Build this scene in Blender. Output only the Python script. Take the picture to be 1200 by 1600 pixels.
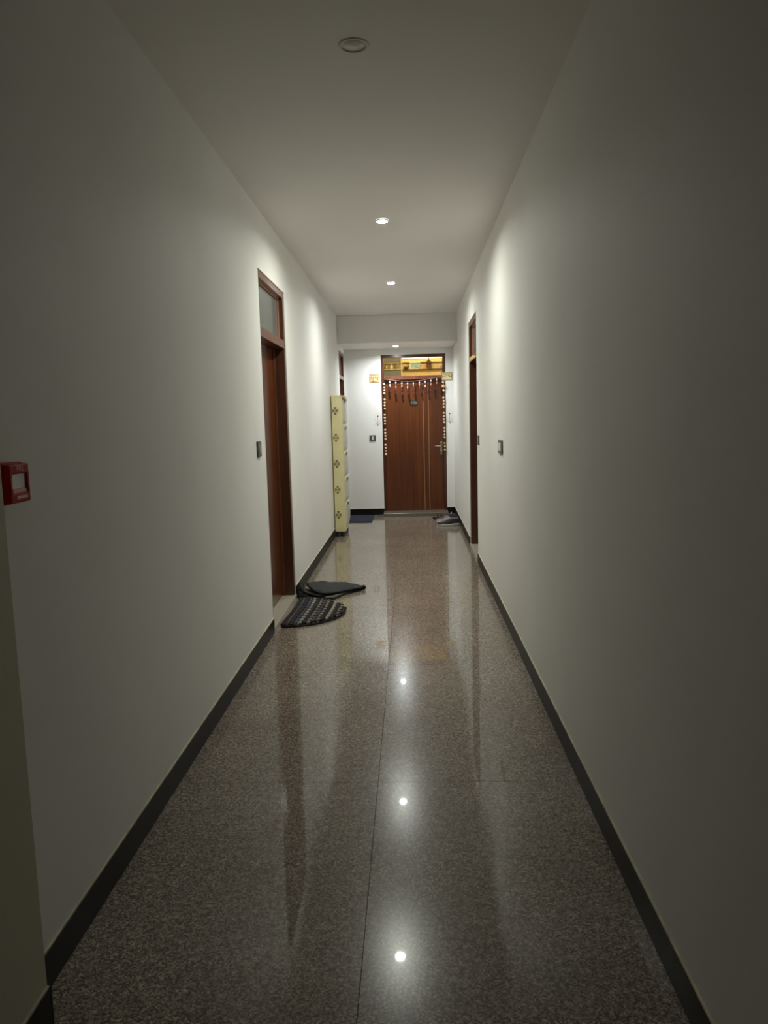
import bpy, bmesh, math, random
from mathutils import Vector, Matrix

random.seed(7)
for o in list(bpy.data.objects):
    bpy.data.objects.remove(o)
scene = bpy.context.scene
COL = scene.collection

# ------------------------------------------------------------------ camera
F_PX, PITCH, YAW, ROLL = 1161.0, 0.1252, 0.0389, 0.0258
fw = Vector((-math.sin(YAW) * math.cos(PITCH), math.cos(YAW) * math.cos(PITCH), -math.sin(PITCH)))
r0 = Vector((math.cos(YAW), math.sin(YAW), 0))
u0 = r0.cross(fw)
rt = r0 * math.cos(ROLL) - u0 * math.sin(ROLL)
up = u0 * math.cos(ROLL) + r0 * math.sin(ROLL)
cam_data = bpy.data.cameras.new('camera')
cam = bpy.data.objects.new('camera', cam_data)
COL.objects.link(cam)
cam_data.sensor_fit = 'HORIZONTAL'
cam_data.sensor_width = 36.0
cam_data.lens = F_PX / 1200.0 * 36.0
cam_data.clip_start = 0.02
cam_data.clip_end = 100
M4 = Matrix((rt, up, -fw)).transposed().to_4x4()
M4.translation = Vector((0, 0, 1.4))
cam.matrix_world = M4
scene.camera = cam

# ------------------------------------------------------------------ world, exposure, lamp levels
world = bpy.data.worlds.new('world')
scene.world = world
world.use_nodes = True
world.node_tree.nodes['Background'].inputs[0].default_value = (0.5, 0.48, 0.42, 1)
world.node_tree.nodes['Background'].inputs[1].default_value = 0.0
vs = scene.view_settings
vs.view_transform = 'Standard'
vs.look = 'None'
vs.gamma = 1.0
vs.use_curve_mapping = False
vs.exposure = 1.36
LAMP = 745.0            # radiance of the lit downlight lenses
LAMP_COL = (0.97, 1.0, 0.885, 1)
WARM = 110.0             # lamp of the flat behind the end door
WARM_COL = (1.0, 0.74, 0.36, 1)

# ------------------------------------------------------------------ geometry helpers
class MB:
    def __init__(self):
        self.v, self.f, self.s = [], [], []
    def add(self, vs_, fs_, smooth=False):
        n = len(self.v)
        self.v += [Vector(q) for q in vs_]
        self.f += [tuple(i + n for i in q) for q in fs_]
        self.s += [smooth] * len(fs_)
        return self
    def bm(self, bm, smooth=False):
        bm.verts.index_update()
        self.add([q.co.copy() for q in bm.verts], [[q.index for q in f.verts] for f in bm.faces], smooth)
        bm.free()
        return self
    def box(self, x0, x1, y0, y1, z0, z1, bev=0.0, seg=1):
        if bev <= 0:
            return self.add([(x0, y0, z0), (x1, y0, z0), (x1, y1, z0), (x0, y1, z0), (x0, y0, z1), (x1, y0, z1), (x1, y1, z1), (x0, y1, z1)],
                            [(0, 3, 2, 1), (4, 5, 6, 7), (0, 1, 5, 4), (1, 2, 6, 5), (2, 3, 7, 6), (3, 0, 4, 7)])
        b = bmesh.new()
        bmesh.ops.create_cube(b, size=1)
        for q in b.verts:
            q.co = Vector(((x0 + x1) / 2 + q.co.x * (x1 - x0), (y0 + y1) / 2 + q.co.y * (y1 - y0), (z0 + z1) / 2 + q.co.z * (z1 - z0)))
        bmesh.ops.bevel(b, geom=list(b.edges), offset=bev, segments=seg, affect='EDGES', profile=0.5)
        return self.bm(b)
    def tube(self, pts, r, seg=8, cap=True, smooth=True):
        pts = [Vector(q) for q in pts]
        rs = r if isinstance(r, (list, tuple)) else [r] * len(pts)
        vs_, fs_ = [], []
        prev = None
        for i, q in enumerate(pts):
            t = (pts[min(i + 1, len(pts) - 1)] - pts[max(i - 1, 0)]).normalized()
            if prev is None:
                n = t.orthogonal().normalized()
            else:
                n = (prev - t * prev.dot(t)).normalized()
            prev = n
            b = t.cross(n)
            for k in range(seg):
                a = 2 * math.pi * k / seg
                vs_.append(q + (n * math.cos(a) + b * math.sin(a)) * rs[i])
        for i in range(len(pts) - 1):
            for k in range(seg):
                k2 = (k + 1) % seg
                fs_.append((i * seg + k, i * seg + k2, (i + 1) * seg + k2, (i + 1) * seg + k))
        self.add(vs_, fs_, smooth)
        if cap:
            m = len(pts) - 1
            self.add([vs_[k] for k in range(seg)], [tuple(reversed(range(seg)))])
            self.add([vs_[m * seg + k] for k in range(seg)], [tuple(range(seg))])
        return self
    def lathe(self, prof, c=(0, 0, 0), seg=24, axis='z', smooth=True):
        vs_, fs_ = [], []
        c = Vector(c)
        for (r, h) in prof:
            for k in range(seg):
                a = 2 * math.pi * k / seg
                q = (r * math.cos(a), r * math.sin(a), h)
                if axis == 'y':
                    q = (q[0], h, q[1])
                elif axis == 'x':
                    q = (h, q[0], q[1])
                vs_.append(c + Vector(q))
        n = len(prof)
        for i in range(n - 1):
            for k in range(seg):
                k2 = (k + 1) % seg
                fs_.append((i * seg + k, i * seg + k2, (i + 1) * seg + k2, (i + 1) * seg + k))
        return self.add(vs_, fs_, smooth)
    def prism(self, outline, lo, hi, axis='z', smooth=False):
        # outline: 2D points; axis 'z': (x,y); 'x': (y,z); 'y': (x,z)
        def mk(p2, h):
            if axis == 'z':
                return (p2[0], p2[1], h)
            if axis == 'x':
                return (h, p2[0], p2[1])
            return (p2[0], h, p2[1])
        n = len(outline)
        vs_ = [mk(q, lo) for q in outline] + [mk(q, hi) for q in outline]
        fs_ = [tuple(reversed(range(n))), tuple(range(n, 2 * n))]
        fs_ += [(i, (i + 1) % n, n + (i + 1) % n, n + i) for i in range(n)]
        return self.add(vs_, fs_, smooth)
    def grid(self, rows, smooth=True):
        n, m = len(rows), len(rows[0])
        vs_ = [q for r in rows for q in r]
        fs_ = [(i * m + j, i * m + j + 1, (i + 1) * m + j + 1, (i + 1) * m + j) for i in range(n - 1) for j in range(m - 1)]
        return self.add(vs_, fs_, smooth)
    def mesh(self, name, origin=(0, 0, 0), fix=True):
        o = Vector(origin)
        me = bpy.data.meshes.new(name)
        me.from_pydata([q - o for q in self.v], [], self.f)
        for pl, s in zip(me.polygons, self.s):
            pl.use_smooth = s
        if fix:
            b = bmesh.new()
            b.from_mesh(me)
            bmesh.ops.remove_doubles(b, verts=b.verts, dist=1e-6)
            bmesh.ops.recalc_face_normals(b, faces=b.faces)
            b.to_mesh(me)
            b.free()
        me.update()
        return me
    def build(self, name, mat, parent=None, origin=None, fix=True):
        if parent is not None:
            wo = ORIG[parent.name]
        else:
            wo = Vector(origin) if origin is not None else Vector((0, 0, 0))
        me = self.mesh(name, wo, fix)
        me.materials.append(MAT[mat])
        o = bpy.data.objects.new(name, me)
        COL.objects.link(o)
        if parent is not None:
            o.parent = parent
        else:
            o.location = wo
        ORIG[o.name] = wo
        return o

ORIG = {}

def empty(name, loc):
    o = bpy.data.objects.new(name, None)
    COL.objects.link(o)
    o.location = loc
    o.empty_display_size = 0.05
    ORIG[o.name] = Vector(loc)
    return o

def tag(o, label, cat, group=None, kind=None):
    o['label'] = label
    o['category'] = cat
    if group:
        o['group'] = group
    if kind:
        o['kind'] = kind
    return o

def struct(o, label, cat):
    return tag(o, label, cat, kind='structure')

def inst(me, name, parent, world_loc, rot=(0, 0, 0), scale=(1, 1, 1)):
    o = bpy.data.objects.new(name, me)
    COL.objects.link(o)
    o.parent = parent
    o.location = Vector(world_loc) - ORIG[parent.name]
    o.rotation_euler = rot
    o.scale = scale
    ORIG[o.name] = Vector(world_loc)
    return o

def text_part(txt, size, mat, parent, loc, rot, name='lettering', depth=0.0004, width=None):
    cu = bpy.data.curves.new(name, 'FONT')
    cu.body = txt
    cu.size = size
    cu.align_x = 'CENTER'
    cu.align_y = 'CENTER'
    cu.extrude = depth
    cu.resolution_u = 3
    t = bpy.data.objects.new(name, cu)
    COL.objects.link(t)
    bpy.context.view_layer.update()
    dg = bpy.context.evaluated_depsgraph_get()
    me = bpy.data.meshes.new_from_object(t.evaluated_get(dg))
    bpy.data.objects.remove(t)
    me.materials.clear()
    me.materials.append(MAT[mat])
    return inst(me, name, parent, loc, rot)

# ------------------------------------------------------------------ materials
MAT = {}

def new_mat(name):
    m = bpy.data.materials.new(name)
    m.use_nodes = True
    nt = m.node_tree
    MAT[name] = m
    return m, nt, nt.nodes['Principled BSDF']

def plain(name, col, rough=0.5, metal=0.0, spec=0.5, var=0.08, scale=30.0, coat=0.0, coat_r=0.1, bump=0.0):
    m, nt, p = new_mat(name)
    p.inputs['Roughness'].default_value = rough
    p.inputs['Metallic'].default_value = metal
    p.inputs['Specular IOR Level'].default_value = spec
    p.inputs['Coat Weight'].default_value = coat
    p.inputs['Coat Roughness'].default_value = coat_r
    g = nt.nodes.new('ShaderNodeNewGeometry')
    n = nt.nodes.new('ShaderNodeTexNoise')
    n.inputs['Scale'].default_value = scale
    n.inputs['Detail'].default_value = 4
    nt.links.new(g.outputs['Position'], n.inputs['Vector'])
    r = nt.nodes.new('ShaderNodeMapRange')
    r.inputs['From Min'].default_value = 0.3
    r.inputs['From Max'].default_value = 0.7
    r.inputs['To Min'].default_value = 1 - var
    r.inputs['To Max'].default_value = 1 + var
    nt.links.new(n.outputs['Fac'], r.inputs['Value'])
    mx = nt.nodes.new('ShaderNodeVectorMath')
    mx.operation = 'SCALE'
    mx.inputs[0].default_value = col
    nt.links.new(r.outputs['Result'], mx.inputs['Scale'])
    nt.links.new(mx.outputs['Vector'], p.inputs['Base Color'])
    if bump > 0:
        b = nt.nodes.new('ShaderNodeBump')
        b.inputs['Strength'].default_value = bump
        b.inputs['Distance'].default_value = 0.002
        nt.links.new(n.outputs['Fac'], b.inputs['Height'])
        nt.links.new(b.outputs['Normal'], p.inputs['Normal'])
    return m

def wood(name, c_dark, c_light, rough=0.3, sc=(38, 38, 1.6), coat=0.35):
    m, nt, p = new_mat(name)
    g = nt.nodes.new('ShaderNodeNewGeometry')
    mp = nt.nodes.new('ShaderNodeMapping')
    mp.inputs['Scale'].default_value = sc
    nt.links.new(g.outputs['Position'], mp.inputs['Vector'])
    n = nt.nodes.new('ShaderNodeTexNoise')
    n.inputs['Scale'].default_value = 1.0
    n.inputs['Detail'].default_value = 5
    n.inputs['Distortion'].default_value = 0.4
    nt.links.new(mp.outputs['Vector'], n.inputs['Vector'])
    cr = nt.nodes.new('ShaderNodeValToRGB')
    cr.color_ramp.elements[0].position = 0.32
    cr.color_ramp.elements[0].color = (*c_dark, 1)
    cr.color_ramp.elements[1].position = 0.68
    cr.color_ramp.elements[1].color = (*c_light, 1)
    nt.links.new(n.outputs['Fac'], cr.inputs['Fac'])
    nt.links.new(cr.outputs['Color'], p.inputs['Base Color'])
    p.inputs['Roughness'].default_value = rough
    p.inputs['Coat Weight'].default_value = coat
    p.inputs['Coat Roughness'].default_value = 0.12
    return m

def wall_paint(name, col, amt=0.035):
    m, nt, p = new_mat(name)
    g = nt.nodes.new('ShaderNodeNewGeometry')
    n1 = nt.nodes.new('ShaderNodeTexNoise')
    n1.inputs['Scale'].default_value = 1.1
    n1.inputs['Detail'].default_value = 5
    n2 = nt.nodes.new('ShaderNodeTexNoise')
    n2.inputs['Scale'].default_value = 160
    n2.inputs['Detail'].default_value = 3
    nt.links.new(g.outputs['Position'], n1.inputs['Vector'])
    nt.links.new(g.outputs['Position'], n2.inputs['Vector'])
    r = nt.nodes.new('ShaderNodeMapRange')
    r.inputs['From Min'].default_value = 0.3
    r.inputs['From Max'].default_value = 0.7
    r.inputs['To Min'].default_value = 1 - amt
    r.inputs['To Max'].default_value = 1 + amt
    nt.links.new(n1.outputs['Fac'], r.inputs['Value'])
    mx = nt.nodes.new('ShaderNodeVectorMath')
    mx.operation = 'SCALE'
    mx.inputs[0].default_value = col
    nt.links.new(r.outputs['Result'], mx.inputs['Scale'])
    nt.links.new(mx.outputs['Vector'], p.inputs['Base Color'])
    p.inputs['Roughness'].default_value = 0.6
    p.inputs['Specular IOR Level'].default_value = 0.3
    b = nt.nodes.new('ShaderNodeBump')
    b.inputs['Strength'].default_value = 0.12
    b.inputs['Distance'].default_value = 0.0015
    nt.links.new(n2.outputs['Fac'], b.inputs['Height'])
    nt.links.new(b.outputs['Normal'], p.inputs['Normal'])

def granite(name):
    m, nt, p = new_mat(name)
    g = nt.nodes.new('ShaderNodeNewGeometry')
    oi = nt.nodes.new('ShaderNodeObjectInfo')
    v1 = nt.nodes.new('ShaderNodeTexVoronoi')
    v1.inputs['Scale'].default_value = 215
    v2 = nt.nodes.new('ShaderNodeTexVoronoi')
    v2.inputs['Scale'].default_value = 430
    n1 = nt.nodes.new('ShaderNodeTexNoise')
    n1.inputs['Scale'].default_value = 55
    n1.inputs['Detail'].default_value = 6
    n2 = nt.nodes.new('ShaderNodeTexNoise')
    n2.inputs['Scale'].default_value = 2.2
    n2.inputs['Detail'].default_value = 4
    for n in (v1, v2, n1, n2):
        nt.links.new(g.outputs['Position'], n.inputs['Vector'])
    sep = nt.nodes.new('ShaderNodeSeparateColor')
    nt.links.new(v1.outputs['Color'], sep.inputs['Color'])
    cr = nt.nodes.new('ShaderNodeValToRGB')
    el = cr.color_ramp.elements
    el[0].position = 0.0
    el[0].color = (0.036, 0.029, 0.022, 1)
    el[1].position = 1.0
    el[1].color = (0.62, 0.555, 0.455, 1)
    for pos, c in ((0.30, (0.098, 0.077, 0.059)), (0.50, (0.212, 0.168, 0.130)), (0.70, (0.330, 0.272, 0.214)), (0.86, (0.53, 0.465, 0.375))):
        e = el.new(pos)
        e.color = (*c, 1)
    mixv = nt.nodes.new('ShaderNodeMath')
    mixv.operation = 'MULTIPLY_ADD'
    mixv.inputs[1].default_value = 0.62
    nt.links.new(sep.outputs[0], mixv.inputs[0])
    sc = nt.nodes.new('ShaderNodeMath')
    sc.operation = 'MULTIPLY'
    sc.inputs[1].default_value = 0.42
    nt.links.new(n1.outputs['Fac'], sc.inputs[0])
    nt.links.new(sc.outputs[0], mixv.inputs[2])
    nt.links.new(mixv.outputs[0], cr.inputs['Fac'])
    # per-slab and cloudy tone
    r = nt.nodes.new('ShaderNodeMapRange')
    r.inputs['From Min'].default_value = 0.3
    r.inputs['From Max'].default_value = 0.7
    r.inputs['To Min'].default_value = 0.90
    r.inputs['To Max'].default_value = 1.10
    nt.links.new(n2.outputs['Fac'], r.inputs['Value'])
    r2 = nt.nodes.new('ShaderNodeMapRange')
    r2.inputs['To Min'].default_value = 0.95
    r2.inputs['To Max'].default_value = 1.06
    nt.links.new(oi.outputs['Random'], r2.inputs['Value'])
    ml = nt.nodes.new('ShaderNodeMath')
    ml.operation = 'MULTIPLY'
    nt.links.new(r.outputs['Result'], ml.inputs[0])
    nt.links.new(r2.outputs['Result'], ml.inputs[1])
    mx = nt.nodes.new('ShaderNodeVectorMath')
    mx.operation = 'SCALE'
    nt.links.new(cr.outputs['Color'], mx.inputs[0])
    nt.links.new(ml.outputs[0], mx.inputs['Scale'])
    nt.links.new(mx.outputs['Vector'], p.inputs['Base Color'])
    p.inputs['Roughness'].default_value = 0.20
    p.inputs['Specular IOR Level'].default_value = 0.16
    p.inputs['Coat Weight'].default_value = 0.50
    p.inputs['Coat Roughness'].default_value = 0.018
    p.inputs['Coat IOR'].default_value = 1.5

def emit(name, col, strength):
    m, nt, p = new_mat(name)
    nt.nodes.remove(p)
    e = nt.nodes.new('ShaderNodeEmission')
    e.inputs['Color'].default_value = col
    e.inputs['Strength'].default_value = strength
    nt.links.new(e.outputs[0], nt.nodes['Material Output'].inputs['Surface'])

def pane(name, tint, rough=0.02, haze=0.0, haze_col=(0.5, 0.5, 0.5)):
    m, nt, p = new_mat(name)
    nt.nodes.remove(p)
    tr = nt.nodes.new('ShaderNodeBsdfTransparent')
    tr.inputs['Color'].default_value = (*tint, 1)
    gl = nt.nodes.new('ShaderNodeBsdfGlossy')
    gl.inputs['Roughness'].default_value = rough
    df = nt.nodes.new('ShaderNodeBsdfDiffuse')
    df.inputs['Color'].default_value = (*haze_col, 1)
    fr = nt.nodes.new('ShaderNodeFresnel')
    fr.inputs['IOR'].default_value = 1.5
    m0 = nt.nodes.new('ShaderNodeMixShader')
    m0.inputs['Fac'].default_value = haze
    nt.links.new(tr.outputs[0], m0.inputs[1])
    nt.links.new(df.outputs[0], m0.inputs[2])
    m1 = nt.nodes.new('ShaderNodeMixShader')
    nt.links.new(fr.outputs[0], m1.inputs['Fac'])
    nt.links.new(m0.outputs[0], m1.inputs[1])
    nt.links.new(gl.outputs[0], m1.inputs[2])
    nt.links.new(m1.outputs[0], nt.nodes['Material Output'].inputs['Surface'])

wall_paint('wall_white', (0.89, 0.88, 0.85))
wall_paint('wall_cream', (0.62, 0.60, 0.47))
wall_paint('ceiling_white', (0.87, 0.845, 0.81), 0.02)
granite('granite')
plain('grout', (0.03, 0.027, 0.023), 0.9)
plain('black_granite', (0.006, 0.0055, 0.0055), 0.42, spec=0.20, var=0.5, scale=240)
plain('caulk', (0.60, 0.55, 0.42), 0.7, var=0.25, scale=14)
plain('threshold_grey', (0.165, 0.138, 0.108), 0.3, var=0.15, scale=120, coat=0.2)
plain('threshold_stone', (0.50, 0.46, 0.38), 0.28, var=0.08, scale=60, coat=0.3)
wood('door_wood', (0.080, 0.0195, 0.0042), (0.142, 0.037, 0.0075), sc=(26, 26, 0.9))
wood('frame_wood', (0.120, 0.038, 0.020), (0.185, 0.066, 0.034), 0.28)
wood('jamb_wood', (0.070, 0.024, 0.012), (0.105, 0.040, 0.020), 0.35, coat=0.1)
wood('frame_wood_dark', (0.055, 0.018, 0.010), (0.095, 0.034, 0.018), 0.22, coat=0.6)
plain('bead_wood', (0.42, 0.20, 0.12), 0.4)
pane('clear_pane', (0.93, 0.95, 0.93), 0.0)
pane('frosted_pane', (0.10, 0.11, 0.105), 0.12, 0.62, (0.30, 0.31, 0.295))
plain('inlay_gold', (0.36, 0.20, 0.11), 0.35, metal=0.3)
plain('brass_handle', (0.46, 0.40, 0.31), 0.3, metal=0.9)
plain('plate_black', (0.022, 0.018, 0.012), 0.4)
plain('plate_ink', (0.26, 0.26, 0.18), 0.5)
plain('switch_dark', (0.085, 0.085, 0.075), 0.4)
plain('switch_grey', (0.25, 0.25, 0.235), 0.4)
plain('switch_white', (0.80, 0.80, 0.76), 0.35)
plain('trim_white', (0.66, 0.63, 0.57), 0.35)
plain('lens_off', (0.66, 0.63, 0.56), 0.35)
emit('lens_on', LAMP_COL, LAMP)
emit('lens_on_neutral', (0.96, 1.0, 0.93, 1), LAMP)
emit('lens_on_cool', (0.93, 1.0, 1.0, 1), LAMP)
emit('warm_lamp', WARM_COL, WARM)
plain('cabinet_cream', (0.76, 0.685, 0.37), 0.4, var=0.04, scale=6)
plain('cabinet_pale', (0.64, 0.62, 0.53), 0.35, var=0.05, scale=8)
plain('motif_brown', (0.19, 0.165, 0.075), 0.5)
plain('black_plastic', (0.02, 0.018, 0.016), 0.4)
plain('mat_blue', (0.011, 0.015, 0.038), 0.9, var=0.3, scale=300, bump=0.6)
plain('mat_blue_edge', (0.008, 0.010, 0.024), 0.8)
plain('mat_black', (0.0085, 0.0100, 0.0090), 0.62, spec=0.22, var=0.25, scale=90, bump=0.4)
plain('mat_taupe', (0.150, 0.128, 0.098), 0.9, var=0.25, scale=200, bump=0.5)
plain('braid_brown', (0.050, 0.036, 0.032), 0.95, var=0.55, scale=110, bump=0.5)
plain('braid_black', (0.016, 0.013, 0.014), 0.95, var=0.5, scale=110, bump=0.5)
plain('braid_slate', (0.085, 0.088, 0.115), 0.95, var=0.45, scale=110, bump=0.5)
plain('braid_white', (0.34, 0.34, 0.32), 0.95, var=0.35, scale=110, bump=0.5)
plain('braid_grey', (0.26, 0.22, 0.18), 0.95, var=0.5, scale=110, bump=0.5)
plain('alarm_red', (0.50, 0.020, 0.018), 0.5, spec=0.12, var=0.05)
plain('alarm_white', (0.85, 0.86, 0.83), 0.3)
plain('alarm_pink', (0.85, 0.45, 0.40), 0.4)
plain('shoe_grey', (0.27, 0.25, 0.245), 0.8, var=0.2, scale=140, bump=0.3)
plain('shoe_pale', (0.50, 0.49, 0.45), 0.7)
plain('shoe_black', (0.010, 0.010, 0.011), 0.75)
plain('shoe_red', (0.13, 0.045, 0.045), 0.7)
plain('card_yellow', (0.72, 0.60, 0.30), 0.5, var=0.12, scale=60)
plain('card_cream', (0.80, 0.70, 0.42), 0.5, var=0.06)
plain('card_border', (0.32, 0.24, 0.10), 0.6)
plain('ink_red', (0.42, 0.075, 0.02), 0.6)
plain('ink_brown', (0.30, 0.13, 0.02), 0.6)
plain('ink_black', (0.02, 0.015, 0.018), 0.6)
plain('ink_pink', (0.72, 0.52, 0.52), 0.7)
plain('flower_cream', (0.85, 0.62, 0.45), 0.7, var=0.15, scale=90)
plain('flower_yellow', (0.75, 0.52, 0.16), 0.7)
plain('cord_pink', (0.40, 0.25, 0.24), 0.7)
plain('cord_white', (0.62, 0.48, 0.48), 0.7)
plain('cord_dark', (0.05, 0.03, 0.02), 0.8)
plain('bead_white', (0.78, 0.72, 0.72), 0.25)
plain('bead_orange', (0.75, 0.33, 0.13), 0.3)
plain('tassel_maroon', (0.11, 0.014, 0.010), 0.7)
plain('flat_wall', (0.80, 0.66, 0.40), 0.6)
plain('flat_tan', (0.62, 0.42, 0.20), 0.5)
plain('flat_grey', (0.13, 0.17, 0.23), 0.25)
plain('flat_blue', (0.30, 0.60, 0.85), 0.4, var=0.35, scale=24)
plain('flat_brown', (0.12, 0.06, 0.035), 0.4)
plain('flat_rod', (0.02, 0.015, 0.01), 0.5)
plain('flat_olive', (0.30, 0.27, 0.15), 0.6, var=0.5, scale=45)

# ------------------------------------------------------------------ dimensions (metres; camera stands at y = 0)
XL, XR, H, YE, YB = -0.942, 0.620, 2.742, 10.82, -2.4
T = 0.20
COLX, COLY = -0.880, 1.560           # near left wall projection
BEAM_Y, SOFF = 9.93, 2.385          # dropped soffit in front of the end door
D1 = (4.79, 5.765, 2.362)            # left door opening: y0, y1, top
D2 = (10.06, 10.79, 2.325)           # far left door
D3 = (7.045, 7.990, 2.362)           # right door
D4 = (-0.413, 0.509, 2.300)          # end door: x0, x1, top

# ------------------------------------------------------------------ floor of granite slabs
fl = MB().box(XL - T, XR + T, YB - 0.1, 13.5, -0.12, -0.018).build('floor', 'grout')
struct(fl, 'polished speckled brown-grey granite floor running down the corridor', 'floor')
ys = [YB, -1.34, 0.025, 1.375, 2.728, 4.10, 5.46, 6.82, 8.18, 9.54, YE]
XJ = -0.156
G = 0.0007
for i in range(len(ys) - 1):
    for (x0, x1) in ((XL, XJ), (XJ, XR)):
        MB().box(x0 + G, x1 - G, ys[i] + G * .6, ys[i + 1] - G * .6, -0.018, 0.0, 0.0006).build('granite_slab', 'granite', fl)

# ------------------------------------------------------------------ walls
def side_wall(name, x0, x1, openings, y0, y1, label, paint='wall_white'):
    m = MB()
    y = y0
    for (a, b, top) in sorted(openings):
        m.box(x0, x1, y, a, 0, H)
        m.box(x0, x1, a, b, top, H)
        y = b
    if y1 - y > 1e-4:
        m.box(x0, x1, y, y1, 0, H)
    return struct(m.build(name, paint, fix=False), label, 'wall')

side_wall('wall_left', XL - T, XL, [D1, D2], COLY, YE, 'long white painted left wall with two wooden doorways')
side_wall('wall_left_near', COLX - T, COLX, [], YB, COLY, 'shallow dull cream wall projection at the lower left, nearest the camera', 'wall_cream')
side_wall('wall_right', XR, XR + T, [D3], YB, YE, 'long white painted right wall with a single doorway')
m = MB()
m.box(XL - T, D4[0], YE, YE + 0.15, 0, H)
m.box(D4[1], XR + T, YE, YE + 0.15, 0, H)
m.box(D4[0], D4[1], YE, YE + 0.15, D4[2], H)
struct(m.build('wall_end', 'wall_white', fix=False), 'white end wall around the decorated brown door', 'wall')
struct(MB().box(XL - T, XR + T, YB - 0.1, YB, 0, H).build('wall_back', 'wall_white'), 'white wall closing the corridor behind the camera', 'wall')
struct(MB().box(XL - T, XR + T, YB - 0.1, YE + 0.15, H, H + 0.12).build('ceiling', 'ceiling_white'), 'plain off-white corridor ceiling with recessed downlights', 'ceiling')
struct(MB().box(XL, XR, BEAM_Y, YE, SOFF, H, 0.004).build('trim_1', 'ceiling_white'), 'dropped plaster soffit in front of the end door', 'soffit')

# ------------------------------------------------------------------ baseboards
BB, BT = 0.097, 0.007
def base_side(name, xw, sgn, y0, y1, label):
    xa, xb = sorted((xw, xw + sgn * BT))
    o = MB().box(xa, xb, y0, y1, 0, BB, 0.0012).build(name, 'black_granite')
    struct(o, label, 'baseboard')
    xa, xb = sorted((xw, xw + sgn * 0.0055))
    MB().box(xa, xb, y0, y1, BB, BB + 0.005).build('caulk_line', 'caulk', o)
base_side('baseboard_left_near', COLX, 1, YB, COLY, 'black stone baseboard on the near left wall projection')
base_side('baseboard_left', XL, 1, COLY, D1[0], 'long black stone baseboard between the near projection and the left doorway')
base_side('baseboard_left_far', XL, 1, D1[1], D2[0], 'black stone baseboard from the left doorway to behind the cream cabinet')
base_side('baseboard_right', XR, -1, YB, D3[0], 'long black stone baseboard along the near right wall')
base_side('baseboard_right_far', XR, -1, D3[1], YE, 'black stone baseboard between the right doorway and the end wall')
o = struct(MB().box(COLX - 0.062, COLX + BT, COLY, COLY + BT, 0, BB, 0.0012).build('baseboard_left_return', 'black_granite'),
           'short black baseboard return on the near left projection', 'baseboard')
for nm, xa, xb, lb in (('baseboard_end_left', XL, D4[0], 'black stone baseboard left of the end door above the blue mat'),
                       ('baseboard_end_right', D4[1], XR - BT, 'short black baseboard right of the end door behind the shoes')):
    o = struct(MB().box(xa, xb, YE - BT, YE, 0, 0.088, 0.0012).build(nm, 'black_granite'), lb, 'baseboard')
    MB().box(xa, xb, YE - 0.0055, YE, 0.088, 0.093).build('caulk_line', 'caulk', o)

# ------------------------------------------------------------------ side doors (opening in the y direction)
def side_door(name, xw, sgn, d, label, thr=0.032, tb=(1.945, 2.005), leaf_in=0.098, handle=True):
    # sgn: direction from the wall face into the wall (-1 for the left wall, +1 for the right wall)
    y0, y1, top = d
    t = empty(name, (xw + sgn * 0.1, (y0 + y1) / 2, 0))
    struct(t, label, 'door')
    def bx(a, b, ya, yb, za, zb, nm, mt, bev=0.002, par=None):
        xa, xb = sorted((xw + sgn * a, xw + sgn * b))
        return MB().box(xa, xb, ya, yb, za, zb, bev).build(nm, mt, par or t)
    J = 0.045
    bx(0.006, 0.16, y0, y0 + J, thr, top, 'jamb', 'jamb_wood')
    bx(0.006, 0.16, y1 - J, y1, thr, top, 'jamb', 'jamb_wood')
    bx(0.006, 0.16, y0 + J, y1 - J, top - J, top, 'frame_head', 'frame_wood')
    bx(0.006, 0.16, y0 + J, y1 - J, tb[0], tb[1], 'transom_bar', 'frame_wood')
    bx(0.048, 0.054, y0 + J, y1 - J, tb[1], top - J, 'transom_pane', 'frosted_pane', 0)
    for (za, zb) in ((tb[1], tb[1] + 0.012), (top - J - 0.012, top - J)):
        bx(0.036, 0.047, y0 + J, y1 - J, za, zb, 'glazing_bead', 'bead_wood', 0.001)
    for (ya, yb) in ((y0 + J, y0 + J + 0.012), (y1 - J - 0.012, y1 - J)):
        bx(0.036, 0.047, ya, yb, tb[1] + 0.012, top - J - 0.012, 'glazing_bead', 'bead_wood', 0.001)
    bx(leaf_in, leaf_in + 0.04, y0 + J + 0.002, y1 - J - 0.002, thr + 0.006, tb[0] - 0.003, 'door_leaf', 'door_wood')
    # stop beads of the rebate
    bx(0.080, leaf_in, y1 - J - 0.012, y1 - J, thr, tb[0], 'door_stop', 'frame_wood', 0.001)
    bx(0.080, leaf_in, y0 + J, y0 + J + 0.012, thr, tb[0], 'door_stop', 'frame_wood', 0.001)
    bx(-0.006, 0.19, y0, y1, 0, thr, 'threshold', 'threshold_stone', 0.002)
    if handle:
        yh = y0 + J + 0.07
        h = bx(leaf_in - 0.008, leaf_in, yh - 0.02, yh + 0.02, 0.93, 1.12, 'handle_plate', 'brass_handle', 0.002)
        xh = xw + sgn * (leaf_in - 0.04)
        MB().tube([(xw + sgn * leaf_in, yh, 1.05), (xh, yh, 1.05), (xh, yh + 0.10, 1.05)], 0.007).build('handle_lever', 'brass_handle', h)
    # plaster lining behind the door so that no gap shows
    bx(0.17, 0.199, y0, y1, thr, top, 'backing_panel', 'frame_wood_dark', 0)
    return t

side_door('door_1', XL, -1, D1, 'recessed brown wooden door with frosted transom on the left wall, nearest the camera')
side_door('door_2', XL, -1, D2, 'far left brown door with transom half hidden behind the cream cabinet', tb=(1.955, 2.005), handle=False)
side_door('door_3', XR, 1, D3, 'narrowly seen brown wooden door with transom on the right wall', tb=(1.955, 2.005))

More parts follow.
